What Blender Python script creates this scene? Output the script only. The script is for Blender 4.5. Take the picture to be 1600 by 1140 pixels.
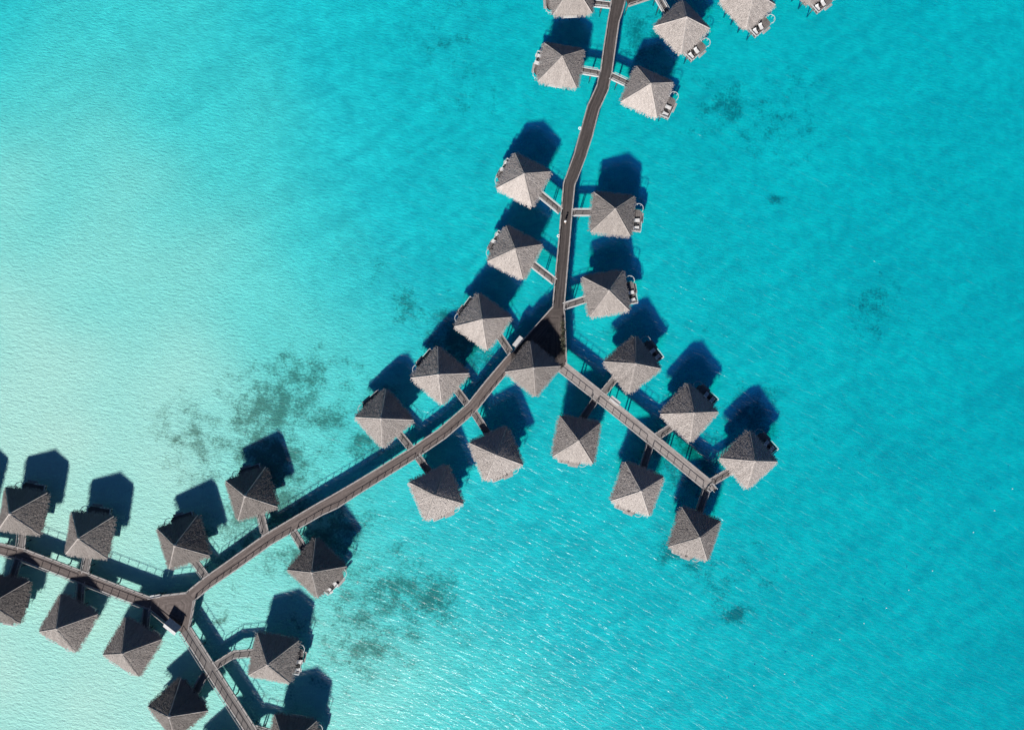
import bpy, math, random
from mathutils import Vector, Quaternion, noise
R = math.radians
scene = bpy.context.scene
for o in list(bpy.data.objects): bpy.data.objects.remove(o)

# ------------------------------------------------------------------ camera
HC, F = 184.3, 1200.0                      # camera height above the water (m), focal length in photo pixels
dn = Vector((-20, -75, -F)).normalized()   # where straight down falls in the picture
QC = dn.rotation_difference(Vector((0, 0, -1)))
cam = bpy.data.cameras.new('camera'); cam.sensor_width = 36; cam.lens = 36 * F / 1600
cam.clip_start = 1; cam.clip_end = 6000
camo = bpy.data.objects.new('camera', cam); scene.collection.objects.link(camo)
camo.location = (0, 0, HC); camo.rotation_mode = 'QUATERNION'; camo.rotation_quaternion = QC
scene.camera = camo

# ------------------------------------------------------------------ light
SH = Vector((0.44, 1.446, -1.0)).normalized()       # the way sunlight travels
elev = math.asin(-SH.z); azi = math.atan2(-SH.x, -SH.y)
w = bpy.data.worlds.new('World'); scene.world = w; w.use_nodes = True
nt = w.node_tree; bg = nt.nodes['Background']
sky = nt.nodes.new('ShaderNodeTexSky'); sky.sky_type = 'NISHITA'; sky.sun_disc = False
sky.ozone_density = 8.0; sky.dust_density = 0.0; sky.air_density = 0.5; sky.sun_elevation = elev; sky.sun_rotation = azi
nt.links.new(sky.outputs[0], bg.inputs[0]); bg.inputs[1].default_value = 0.05
sl = bpy.data.lights.new('sun', 'SUN'); sl.energy = 5.0; sl.angle = R(2.4); sl.color = (1.0, 0.965, 0.935)
so = bpy.data.objects.new('sun', sl); scene.collection.objects.link(so)
so.rotation_mode = 'QUATERNION'; so.rotation_quaternion = Vector((0, 0, -1)).rotation_difference(SH)
scene.view_settings.view_transform = 'Standard'; scene.view_settings.look = 'None'
scene.view_settings.exposure = 0.38; scene.view_settings.gamma = 1
scene.render.resolution_x = 1024; scene.render.resolution_y = 729
scene.render.engine = 'CYCLES'
scene.cycles.volume_bounces = 1; scene.cycles.transparent_max_bounces = 16; scene.cycles.max_bounces = 8

# ------------------------------------------------------------------ helpers
def P(px, py, z=0.0):
    """the point at height z seen at photo pixel (px,py)"""
    d = QC @ Vector((px - 800, 570 - py, -F))
    t = (z - HC) / d.z
    return Vector((d.x * t, d.y * t, z))

def mat(name):
    m = bpy.data.materials.new(name); m.use_nodes = True
    nt = m.node_tree; b = nt.nodes['Principled BSDF']
    return m, nt, b

def N(nt, kind, **kw):
    n = nt.nodes.new(kind)
    for k, v in kw.items():
        if k.startswith('i_'):
            key = k[2:]; key = int(key) if key.isdigit() else key
            n.inputs[key].default_value = v
        else: setattr(n, k, v)
    return n

def ramp(nt, fac, stops):
    r = nt.nodes.new('ShaderNodeValToRGB'); e = r.color_ramp.elements
    e[0].position, e[0].color = stops[0][0], (*stops[0][1], 1)
    e[1].position, e[1].color = stops[1][0], (*stops[1][1], 1)
    for p, c in stops[2:]:
        x = e.new(p); x.color = (*c, 1)
    nt.links.new(fac, r.inputs[0]); return r

def mapped(nt, out, scale, rot=0):
    mp = nt.nodes.new('ShaderNodeMapping')
    if rot: mp.vector_type = 'TEXTURE'; scale = tuple(1 / v for v in scale)      # turn first, then stretch
    mp.inputs['Scale'].default_value = scale
    mp.inputs['Rotation'].default_value = (0, 0, rot); nt.links.new(out, mp.inputs[0]); return mp.outputs[0]

def paint(name, c0, c1, rough=.7, scale=6.0, bump=.1, metal=0):
    m, nt, b = mat(name)
    tc = N(nt, 'ShaderNodeTexCoord'); n = N(nt, 'ShaderNodeTexNoise', i_Scale=scale, i_Detail=5.0)
    nt.links.new(tc.outputs['Object'], n.inputs['Vector'])
    r = ramp(nt, n.outputs[0], [(.3, c0), (.7, c1)]); nt.links.new(r.outputs[0], b.inputs['Base Color'])
    b.inputs['Roughness'].default_value = rough; b.inputs['Metallic'].default_value = metal
    bp = N(nt, 'ShaderNodeBump', i_Strength=bump, i_Distance=.02)
    nt.links.new(n.outputs[0], bp.inputs['Height']); nt.links.new(bp.outputs[0], b.inputs['Normal'])
    return m

def thatch(name, tint=1.0):
    m, nt, b = mat(name)
    uv = N(nt, 'ShaderNodeUVMap'); uv.uv_map = 'uv'
    fine = N(nt, 'ShaderNodeTexNoise', i_Scale=1.0, i_Detail=3.0, i_Roughness=.6)
    nt.links.new(mapped(nt, uv.outputs[0], (4.4, .34, 1)), fine.inputs['Vector'])
    big = N(nt, 'ShaderNodeTexNoise', i_Scale=.4, i_Detail=5.0)
    nt.links.new(uv.outputs[0], big.inputs['Vector']); big.noise_dimensions = '4D'
    oi = N(nt, 'ShaderNodeObjectInfo'); mw = N(nt, 'ShaderNodeMath', operation='MULTIPLY', i_1=37.0); nt.links.new(oi.outputs['Random'], mw.inputs[0]); nt.links.new(mw.outputs[0], big.inputs['W'])
    mx = N(nt, 'ShaderNodeMath', operation='MULTIPLY_ADD', i_1=.34); nt.links.new(big.outputs[0], mx.inputs[0]); nt.links.new(fine.outputs[0], mx.inputs[2])
    r = ramp(nt, mx.outputs[0], [(.34, (.19*tint, .168*tint, .153*tint)), (.98, (.57*tint, .515*tint, .47*tint)), (.62, (.375*tint, .332*tint, .30*tint))])
    hs = N(nt, 'ShaderNodeHueSaturation', i_Saturation=.95)
    v = N(nt, 'ShaderNodeMapRange'); v.inputs[3].default_value = .72; v.inputs[4].default_value = 1.12
    nt.links.new(oi.outputs['Random'], v.inputs[0]); nt.links.new(v.outputs[0], hs.inputs['Value']); nt.links.new(r.outputs[0], hs.inputs['Color'])
    nt.links.new(hs.outputs[0], b.inputs['Base Color']); b.inputs['Roughness'].default_value = .95
    b.inputs['Specular IOR Level'].default_value = .1
    bp = N(nt, 'ShaderNodeBump', i_Strength=1.0, i_Distance=.2)
    nt.links.new(fine.outputs[0], bp.inputs['Height']); nt.links.new(bp.outputs[0], b.inputs['Normal'])
    return m

def planks(name, c0, c1, gap=.14, rough=.8):
    m, nt, b = mat(name)
    uv = N(nt, 'ShaderNodeUVMap'); uv.uv_map = 'uv'
    n1 = N(nt, 'ShaderNodeTexNoise', i_Scale=1.0, i_Detail=3.0)          # long boards
    nt.links.new(mapped(nt, uv.outputs[0], (2.6, .10, 1)), n1.inputs['Vector'])
    n2 = N(nt, 'ShaderNodeTexNoise', i_Scale=1.6, i_Detail=6.0, i_Roughness=.65)
    nt.links.new(uv.outputs[0], n2.inputs['Vector'])
    ad = N(nt, 'ShaderNodeMath', operation='MULTIPLY_ADD', i_1=.45); nt.links.new(n2.outputs[0], ad.inputs[0]); nt.links.new(n1.outputs[0], ad.inputs[2])
    r = ramp(nt, ad.outputs[0], [(.5, c0), (.95, c1)])
    br = N(nt, 'ShaderNodeTexBrick', offset=.5); br.inputs['Scale'].default_value = 1
    br.inputs['Brick Width'].default_value = 3.2; br.inputs['Row Height'].default_value = gap
    br.inputs['Mortar Size'].default_value = .008; br.inputs['Color1'].default_value = (1, 1, 1, 1)
    br.inputs['Color2'].default_value = (.72, .70, .69, 1); br.inputs['Mortar'].default_value = (.3, .3, .3, 1)
    nt.links.new(mapped(nt, uv.outputs[0], (1, 1, 1), R(90)), br.inputs['Vector'])
    mm = N(nt, 'ShaderNodeMix', data_type='RGBA', blend_type='MULTIPLY'); mm.inputs[0].default_value = 1
    nt.links.new(r.outputs[0], mm.inputs[6]); nt.links.new(br.outputs[0], mm.inputs[7])
    nt.links.new(mm.outputs[2], b.inputs['Base Color']); b.inputs['Roughness'].default_value = rough
    bp = N(nt, 'ShaderNodeBump', i_Strength=.4, i_Distance=.02)
    nt.links.new(br.outputs[1], bp.inputs['Height']); bp.invert = True; nt.links.new(bp.outputs[0], b.inputs['Normal'])
    return m

M = {}
M['thatch'] = thatch('palm_thatch'); M['thatch_dark'] = thatch('dark_thatch', .68)  # second is a darker tint, matched to lower-left roofs' dark east faces
M['ridge'] = thatch('ridge_thatch', 1.04)
M['deck_dark'] = planks('dark_boards', (.04, .033, .03), (.125, .103, .094))  # darkest board tone, even along the whole walkway
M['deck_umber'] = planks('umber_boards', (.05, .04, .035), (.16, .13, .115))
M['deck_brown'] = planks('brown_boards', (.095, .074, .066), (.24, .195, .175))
M['deck_pale'] = planks('pale_boards', (.28, .245, .225), (.50, .45, .415))  # palest of the walkway board tones, even throughout
M['deck_cream'] = planks('cream_boards', (.38, .34, .31), (.56, .51, .47))
M['deck_grey'] = planks('grey_boards', (.12, .108, .10), (.27, .245, .23))
M['rail'] = paint('bleached_timber', (.25, .23, .215), (.45, .42, .40), .75, 3)
M['rail_white'] = paint('white_painted_timber', (.48, .49, .48), (.66, .66, .64), .6, 3)
M['rail_grey'] = paint('silvered_timber', (.26, .24, .225), (.42, .39, .37), .75, 3)
M['pile'] = paint('stained_pile', (.06, .055, .045), (.16, .14, .12), .85, 4, .3)
M['wall'] = paint('stained_board_wall', (.10, .06, .035), (.20, .125, .075), .7, 5, .2)
M['glass'] = paint('dark_window_glass', (.015, .02, .025), (.03, .035, .04), .08, 2, 0)
M['frame'] = paint('dark_teak', (.06, .035, .02), (.12, .07, .04), .6, 6)
M['cushion'] = paint('white_canvas', (.58, .57, .55), (.74, .73, .70), .9, 5, .3)
M['black'] = paint('black_rattan', (.012, .012, .012), (.03, .03, .03), .7, 20, .3)
M['metal'] = paint('grey_sheet', (.36, .36, .36), (.52, .51, .50), .5, 3)
M['white'] = paint('faded_white_boards', (.46, .45, .43), (.62, .61, .59), .5, 3)
M['pot'] = paint('fired_clay', (.16, .09, .06), (.28, .17, .12), .8, 8)
M['leaf'] = paint('grey_green_leaf', (.05, .075, .035), (.30, .30, .22), .6, 30, 0)
M['skin'] = paint('skin', (.40, .24, .16), (.48, .30, .21), .6, 10, 0)
M['cloth'] = paint('white_cotton', (.80, .79, .77), (.88, .87, .85), .9, 10, .2)
M['cloth_beige'] = paint('beige_linen', (.45, .40, .32), (.55, .50, .42), .9, 10, .2)
M['hair'] = paint('dark_hair', (.02, .013, .01), (.05, .03, .02), .7, 20, .2)
M['ring'] = paint('white_foam', (.78, .77, .74), (.85, .84, .82), .6, 5)
M['buoy_white'] = paint('white_float', (.72, .71, .68), (.82, .81, .79), .4, 5)
M['rope'] = paint('rope', (.03, .03, .03), (.08, .07, .06), .9, 10)

class MB:
    def __init__(s): s.v = []; s.f = []; s.uv = []
    def face(s, pts, uvs=None):
        i = len(s.v); s.v += [tuple(p) for p in pts]; s.f.append(tuple(range(i, i + len(pts))))
        s.uv += uvs if uvs else [(p[0], p[1]) for p in pts]
    def box(s, x0, x1, y0, y1, z0, z1, M4=None):
        c = [Vector((x, y, z)) for z in (z0, z1) for y in (y0, y1) for x in (x0, x1)]
        if M4: c = [M4 @ p for p in c]
        for q, ax in (((0, 2, 3, 1), 0), ((4, 5, 7, 6), 0), ((0, 1, 5, 4), 1), ((2, 6, 7, 3), 1), ((0, 4, 6, 2), 2), ((1, 3, 7, 5), 2)):
            s.face([c[k] for k in q], [(c[k].y, c[k].x) for k in q] if ax == 0 else [(c[k].z, c[k].x + c[k].y) for k in q])
    def beam(s, a, b, wd, h, up=Vector((0, 0, 1))):
        """rectangular beam from a to b, wd wide, h high; a and b are the middle of its top"""
        a = Vector(a); b = Vector(b); d = (b - a); L = d.length
        if L < 1e-4: return
        d.normalize(); sd = d.cross(up)
        if sd.length < 1e-3: sd = d.cross(Vector((0, 1, 0)))
        sd.normalize(); u = sd.cross(d).normalized()
        q = [(-wd/2, 0), (wd/2, 0), (wd/2, -h), (-wd/2, -h)]
        A = [a + sd * x + u * y for x, y in q]; B = [b + sd * x + u * y for x, y in q]
        for k in range(4):
            j = (k + 1) % 4
            s.face([A[j], A[k], B[k], B[j]], [(q[j][0], 0), (q[k][0], 0), (q[k][0], L), (q[j][0], L)])
        s.face(A, [(x, y) for x, y in q]); s.face(B[::-1], [(x, y) for x, y in q])
    def tube(s, a, b, r0, r1=None, n=8):
        a = Vector(a); b = Vector(b); r1 = r0 if r1 is None else r1
        d = (b - a).normalized(); x = d.orthogonal().normalized(); y = d.cross(x)
        A = [a + (x * math.cos(t) + y * math.sin(t)) * r0 for t in [k * 2 * math.pi / n for k in range(n)]]
        B = [b + (x * math.cos(t) + y * math.sin(t)) * r1 for t in [k * 2 * math.pi / n for k in range(n)]]
        for k in range(n):
            j = (k + 1) % n; s.face([A[k], A[j], B[j], B[k]])
        s.face(A[::-1]); s.face(B)
    def lathe(s, prof, n=16, c=(0, 0, 0)):
        c = Vector(c)
        for (r0, z0), (r1, z1) in zip(prof, prof[1:]):
            for k in range(n):
                a, b = k * 2 * math.pi / n, (k + 1) * 2 * math.pi / n
                s.face([c + Vector((r0 * math.cos(a), r0 * math.sin(a), z0)), c + Vector((r0 * math.cos(b), r0 * math.sin(b), z0)),
                        c + Vector((r1 * math.cos(b), r1 * math.sin(b), z1)), c + Vector((r1 * math.cos(a), r1 * math.sin(a), z1))])
    def torus(s, c, Rr, r, n=20, m=8):
        c = Vector(c)
        def p(i, j):
            a, b = i * 2 * math.pi / n, j * 2 * math.pi / m
            return c + Vector(((Rr + r * math.cos(b)) * math.cos(a), (Rr + r * math.cos(b)) * math.sin(a), r * math.sin(b)))
        for i in range(n):
            for j in range(m): s.face([p(i, j), p(i + 1, j), p(i + 1, j + 1), p(i, j + 1)])
    def prism(s, poly, z0, z1, ang=0.0):
        ca, sa = math.cos(ang), math.sin(ang)
        uv = lambda p: (p[0] * ca - p[1] * sa, p[0] * sa + p[1] * ca)
        s.face([(x, y, z1) for x, y in poly], [uv(p) for p in poly])
        s.face([(x, y, z0) for x, y in poly[::-1]], [uv(p) for p in poly[::-1]])
        for (a, b) in zip(poly, poly[1:] + poly[:1]):
            s.face([(a[0], a[1], z0), (b[0], b[1], z0), (b[0], b[1], z1), (a[0], a[1], z1)], [(0, 0), (1, 0), (1, .2), (0, .2)])
    def mesh(s, name, material, smooth=False):
        me = bpy.data.meshes.new(name); me.from_pydata(s.v, [], s.f)
        l = me.uv_layers.new(name='uv')
        for i, u in enumerate(s.uv): l.data[i].uv = u
        me.materials.append(material)
        if smooth:
            for p in me.polygons: p.use_smooth = True
        me.update(); return me
    def build(s, name, material, parent=None, smooth=False, loc=None):
        o = bpy.data.objects.new(name, s.mesh(name, material, smooth)); scene.collection.objects.link(o)
        if parent: o.parent = parent
        if loc is not None: o.location = loc
        return o

def tag(o, label=None, cat=None, group=None, kind=None):
    if label: o['label'] = label
    if cat: o['category'] = cat
    if group: o['group'] = group
    if kind: o['kind'] = kind
    return o
def empty(name, loc=(0, 0, 0), rz=0.0):
    o = bpy.data.objects.new(name, None); scene.collection.objects.link(o)
    o.location = loc; o.rotation_euler = (0, 0, rz); o.empty_display_size = .5; return o
KIDS = {}
def copy_tree(o, parent=None):
    c = o.copy(); scene.collection.objects.link(c)
    if parent: c.parent = parent
    for ch in [x for x in ALLOBJ() if x.parent == o]: copy_tree(ch, c)
    return c
def ALLOBJ(): return list(bpy.data.objects)
def copy_fast(tree, parent=None):
    o, ch = tree
    c = o.copy(); scene.collection.objects.link(c)
    if parent: c.parent = parent
    kids = [copy_fast(t, c) for t in ch]
    return (c, kids)
def tree_of(o):
    return (o, [tree_of(x) for x in ALLOBJ() if x.parent == o])

# ------------------------------------------------------------------ the lagoon
DEPTH = [(0,0,1.9),(60,60,1.2),(0,150,1.0),(0,300,.75),(0,450,.65),(0,600,.5),(0,900,.5),(0,1140,.5),(200,1100,.5),(400,1140,.65),(100,200,.9),(200,300,.85),(300,180,1.15),
 (250,60,1.35),(400,100,1.7),(600,50,2.3),(400,250,1.15),(400,400,.95),(300,450,.7),(300,600,.6),(500,500,1.08),(500,350,1.4),(550,150,2.0),(600,300,2.2),(700,200,2.6),(700,400,2.5),(600,600,1.3),
 (500,700,.95),(200,800,.5),(350,850,.65),(450,850,.8),(600,850,1.25),(700,800,1.9),(650,1000,1.05),(800,900,2.1),(700,1140,.9),(550,1130,.7),(800,1140,1.3),(500,1000,.8),(900,1140,1.75),(1100,1100,2.6),(1000,900,2.6),
 (900,700,2.6),(850,600,2.5),(750,650,2.2),(1000,300,2.9),(1200,200,3.1),(1200,600,3.1),(1400,400,3.3),(1600,600,3.6),(1600,1100,3.7),(1300,1000,3.1),
 (1600,0,3.1),(1200,0,3.0),(880,0,2.7),(900,200,2.8),(900,450,2.6),(1400,800,3.4)]
DP = [(P(a, b, -2).x, P(a, b, -2).y, d) for a, b, d in DEPTH]
def depth(x, y):
    s = t = 0.0
    for a, b, d in DP:
        r2 = (x - a) ** 2 + (y - b) ** 2
        wt = math.exp(-r2 / 420.0) + 1e-3 / (r2 + 200.0)
        s += wt; t += wt * d
    d = t / s
    return d * (.6 + .4 * d / 1.2) if d < 1.2 else d
WEED = [(470,590,75,50,.72),(430,640,65,50,.9),(510,650,60,45,.7),(320,695,60,60,.66),(285,650,60,35,.55),(370,600,60,40,.4),(430,720,60,50,.95),(575,690,35,25,.9),
 (605,640,25,60,.5),(640,480,35,40,.62),(600,425,30,22,.45),(720,540,50,60,.95),(700,495,15,12,.9),(450,800,60,40,.85),(360,840,50,50,.65),(530,830,60,50,.8),
 (450,870,70,40,.55),(600,930,90,60,.72),(670,930,50,45,.85),(570,1000,90,60,.72),(500,960,60,50,.5),(640,870,50,40,.5),(440,1060,60,40,.35),(357,960,6,11,.85),(345,968,10,5,1.1),(1370,480,45,50,.62),(1360,450,20,12,.6),(1148,958,30,16,.85),
 (1130,900,110,70,.42),(1085,865,22,30,.8),(1045,862,22,25,.9),(1140,160,50,40,.68),(1250,130,60,30,.45),(1215,308,14,8,1.0),(1200,190,110,60,.5),
 (1010,60,50,60,.7),(1180,645,45,45,.8),(1080,720,60,50,.85),(700,60,70,60,.4),(730,140,60,60,.42),(1100,500,50,40,.3),(650,940,150,90,.35),(430,940,120,80,.3),(960,430,60,60,.25),
 (800,1110,120,60,.2),(1500,250,120,80,.2),(1300,700,100,80,.2),(500,1020,60,60,.5),(395,805,40,40,.8),(900,560,60,60,.3)]
WD = []
for px, py, rx, ry, s in WEED:
    p = P(px, py, -2); WD.append((p.x, p.y, rx * .19, ry * .19, s))
def weed(x, y):
    v = 0.0
    for a, b, rx, ry, s in WD:
        q = ((x - a) / rx) ** 2 + ((y - b) / ry) ** 2
        if q < 6: v = max(v, s * math.exp(-q * .9))
    return v

def axis(lo, hi, step, far):
    a = []; x = lo
    while x <= hi: a.append(x); x += step
    g = step; l = [lo]; h = [a[-1]]
    while h[-1] < far: g *= 1.5; h.append(h[-1] + g)
    g = step
    while l[-1] > -far: g *= 1.5; l.append(l[-1] - g)
    return l[:0:-1] + a + h[1:]
xs = axis(-140, 140, 1.1, 900); ys = axis(-105, 110, 1.1, 900)
vs = []; wv = []
for y in ys:
    for x in xs:
        cx = max(-150, min(150, x)); cy = max(-115, min(120, y))
        d = depth(cx, cy)
        d += .12 * noise.noise(Vector((x * .06, y * .06, 3.1))) * (0.5 + d * .4)
        vs.append((x, y, -max(.16, d))); wv.append(weed(x, y))
nx = len(xs); fs = [(j * nx + i, j * nx + i + 1, (j + 1) * nx + i + 1, (j + 1) * nx + i) for j in range(len(ys) - 1) for i in range(nx - 1)]
me = bpy.data.meshes.new('sand_bed'); me.from_pydata(vs, [], fs)
at = me.attributes.new('weed', 'FLOAT', 'POINT'); at.data.foreach_set('value', wv)
for p in me.polygons: p.use_smooth = True
bed = bpy.data.objects.new('sand_bed', me); scene.collection.objects.link(bed); tag(bed, kind='structure')
m, nt, b = mat('rippled_sand_and_seaweed')
geo = N(nt, 'ShaderNodeNewGeometry'); pos = geo.outputs['Position']
wa = N(nt, 'ShaderNodeAttribute', attribute_name='weed')
n1 = N(nt, 'ShaderNodeTexNoise', i_Scale=.28, i_Detail=4.0, i_Roughness=.6); nt.links.new(pos, n1.inputs['Vector'])
n1b = N(nt, 'ShaderNodeTexNoise', i_Scale=1.9, i_Detail=4.0, i_Roughness=.8); nt.links.new(pos, n1b.inputs['Vector'])
a0 = N(nt, 'ShaderNodeMath', operation='MULTIPLY_ADD', i_1=.52); nt.links.new(wa.outputs['Fac'], a0.inputs[0])
a00 = N(nt, 'ShaderNodeMath', operation='MULTIPLY', i_1=.8); nt.links.new(n1.outputs[0], a00.inputs[0]); nt.links.new(a00.outputs[0], a0.inputs[2])
a1 = N(nt, 'ShaderNodeMath', operation='MULTIPLY_ADD', i_1=.75); nt.links.new(n1b.outputs[0], a1.inputs[0]); nt.links.new(a0.outputs[0], a1.inputs[2])
mr = N(nt, 'ShaderNodeMapRange', interpolation_type='SMOOTHSTEP'); mr.inputs[1].default_value = .95; mr.inputs[2].default_value = 1.28; mr.inputs[4].default_value = .84
nt.links.new(a1.outputs[0], mr.inputs[0])
n2 = N(nt, 'ShaderNodeTexNoise', i_Scale=.05, i_Detail=4.0, i_Roughness=.6); nt.links.new(pos, n2.inputs['Vector'])
sand = ramp(nt, n2.outputs[0], [(.3, (.80, .80, .79)), (.7, (.90, .90, .89))])
n4 = N(nt, 'ShaderNodeTexNoise', i_Scale=.35, i_Detail=5.0, i_Roughness=.6); nt.links.new(pos, n4.inputs['Vector'])
r4 = ramp(nt, n4.outputs[0], [(.3, (.72, .76, .78)), (.62, (1, 1, 1))])
ms = N(nt, 'ShaderNodeMix', data_type='RGBA', blend_type='MULTIPLY'); ms.inputs[0].default_value = 1
n5 = N(nt, 'ShaderNodeTexNoise', i_Scale=1.0, i_Detail=3.0, i_Distortion=.8); nt.links.new(mapped(nt, pos, (.035, .24, 1), R(30)), n5.inputs['Vector'])
r5 = ramp(nt, n5.outputs[0], [(.36, (.85, .87, .89)), (.64, (1, 1, 1))])
m5 = N(nt, 'ShaderNodeMix', data_type='RGBA', blend_type='MULTIPLY'); m5.inputs[0].default_value = 1
nt.links.new(sand.outputs[0], m5.inputs[6]); nt.links.new(r5.outputs[0], m5.inputs[7]); nt.links.new(m5.outputs[2], ms.inputs[6]); nt.links.new(r4.outputs[0], ms.inputs[7])
mx = N(nt, 'ShaderNodeMix', data_type='RGBA'); nt.links.new(mr.outputs[0], mx.inputs[0])
sz = N(nt, 'ShaderNodeSeparateXYZ'); nt.links.new(pos, sz.inputs[0])            # fine cream sand on the bank, greyer coral sand off it
zr = N(nt, 'ShaderNodeMapRange'); zr.inputs[1].default_value = -1.9; zr.inputs[2].default_value = -.2; nt.links.new(sz.outputs[2], zr.inputs[0])
mz = N(nt, 'ShaderNodeMix', data_type='RGBA'); nt.links.new(zr.outputs[0], mz.inputs[0]); mz.inputs[7].default_value = (.91, .80, .67, 1)
nt.links.new(ms.outputs[2], mz.inputs[6]); nt.links.new(mz.outputs[2], mx.inputs[6])
mx.inputs[7].default_value = (.17, .165, .11, 1); nt.links.new(mx.outputs[2], b.inputs['Base Color'])
b.inputs['Roughness'].default_value = 1; b.inputs['Specular IOR Level'].default_value = 0
# small current ripples in the sand
nr = N(nt, 'ShaderNodeTexNoise', i_Scale=1.0, i_Detail=4.0, i_Roughness=.6, i_Distortion=.6)
nt.links.new(mapped(nt, pos, (.75, 1.9, 1), R(-9)), nr.inputs['Vector']); nr.inputs['Detail'].default_value = 6; nr.inputs['Roughness'].default_value = .72; nr.inputs['Distortion'].default_value = .3
bp = N(nt, 'ShaderNodeBump', i_Strength=.9, i_Distance=.5); nt.links.new(nr.outputs[0], bp.inputs['Height'])
zs = N(nt, 'ShaderNodeMapRange'); zs.inputs[1].default_value = -3.0; zs.inputs[2].default_value = -.8; zs.inputs[3].default_value = .42; zs.inputs[4].default_value = .7
nt.links.new(sz.outputs[2], zs.inputs[0]); nt.links.new(zs.outputs[0], bp.inputs['Strength'])
nt.links.new(bp.outputs[0], b.inputs['Normal']); me.materials.append(m)

# water: a closed body with a rippled surface, clear tinted volume
m = bpy.data.materials.new('lagoon_water'); m.use_nodes = True; nt = m.node_tree; nt.nodes.clear()
out = N(nt, 'ShaderNodeOutputMaterial'); tr = N(nt, 'ShaderNodeBsdfTransparent'); gl = N(nt, 'ShaderNodeBsdfGlossy')
gl.inputs['Roughness'].default_value = .18
geo = N(nt, 'ShaderNodeNewGeometry'); pos = geo.outputs['Position']
w1 = N(nt, 'ShaderNodeTexNoise', i_Scale=1.0, i_Detail=3.0, i_Roughness=.55, i_Distortion=.4)
nt.links.new(mapped(nt, pos, (.20, .80, 1), R(-27)), w1.inputs['Vector'])
w2 = N(nt, 'ShaderNodeTexNoise', i_Scale=1.0, i_Detail=2.0); nt.links.new(mapped(nt, pos, (1.1, 2.8, 1), R(-20)), w2.inputs['Vector'])
ad = N(nt, 'ShaderNodeMath', operation='MULTIPLY_ADD', i_1=.22); nt.links.new(w2.outputs[0], ad.inputs[0]); nt.links.new(w1.outputs[0], ad.inputs[2])
bp = N(nt, 'ShaderNodeBump', i_Strength=1.0, i_Distance=.40); nt.links.new(ad.outputs[0], bp.inputs['Height'])
nt.links.new(bp.outputs[0], gl.inputs['Normal'])
g2 = N(nt, 'ShaderNodeBsdfGlossy'); g2.inputs['Roughness'].default_value = .42; nt.links.new(bp.outputs[0], g2.inputs['Normal'])      # unresolved capillary ripples
gm = N(nt, 'ShaderNodeMixShader'); gm.inputs[0].default_value = .66; nt.links.new(gl.outputs[0], gm.inputs[1]); nt.links.new(g2.outputs[0], gm.inputs[2])
fr = N(nt, 'ShaderNodeFresnel', i_IOR=1.333)
inv = N(nt, 'ShaderNodeMath', operation='SUBTRACT', i_0=1.0); nt.links.new(geo.outputs['Backfacing'], inv.inputs[1])      # light leaving the water passes
ff = N(nt, 'ShaderNodeMath', operation='MULTIPLY'); nt.links.new(fr.outputs[0], ff.inputs[0]); nt.links.new(inv.outputs[0], ff.inputs[1])
mix = N(nt, 'ShaderNodeMixShader'); nt.links.new(ff.outputs[0], mix.inputs[0]); nt.links.new(tr.outputs[0], mix.inputs[1]); nt.links.new(gm.outputs[0], mix.inputs[2])
nt.links.new(mix.outputs[0], out.inputs['Surface'])
va = N(nt, 'ShaderNodeVolumeAbsorption'); va.inputs['Density'].default_value = .70
va.inputs['Color'].default_value = (.0, .906, .938, 1)
vsn = N(nt, 'ShaderNodeVolumeScatter', i_Density=.07); vsn.inputs['Color'].default_value = (.0, .28, 1.0, 1); vsn.inputs['Anisotropy'].default_value = 0
av = N(nt, 'ShaderNodeAddShader'); nt.links.new(va.outputs[0], av.inputs[0]); nt.links.new(vsn.outputs[0], av.inputs[1])
nt.links.new(av.outputs[0], out.inputs['Volume'])
wb = MB(); wb.box(-850, 850, -850, 850, -9, 0); water = wb.build('water', m); tag(water, kind='structure')

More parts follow.
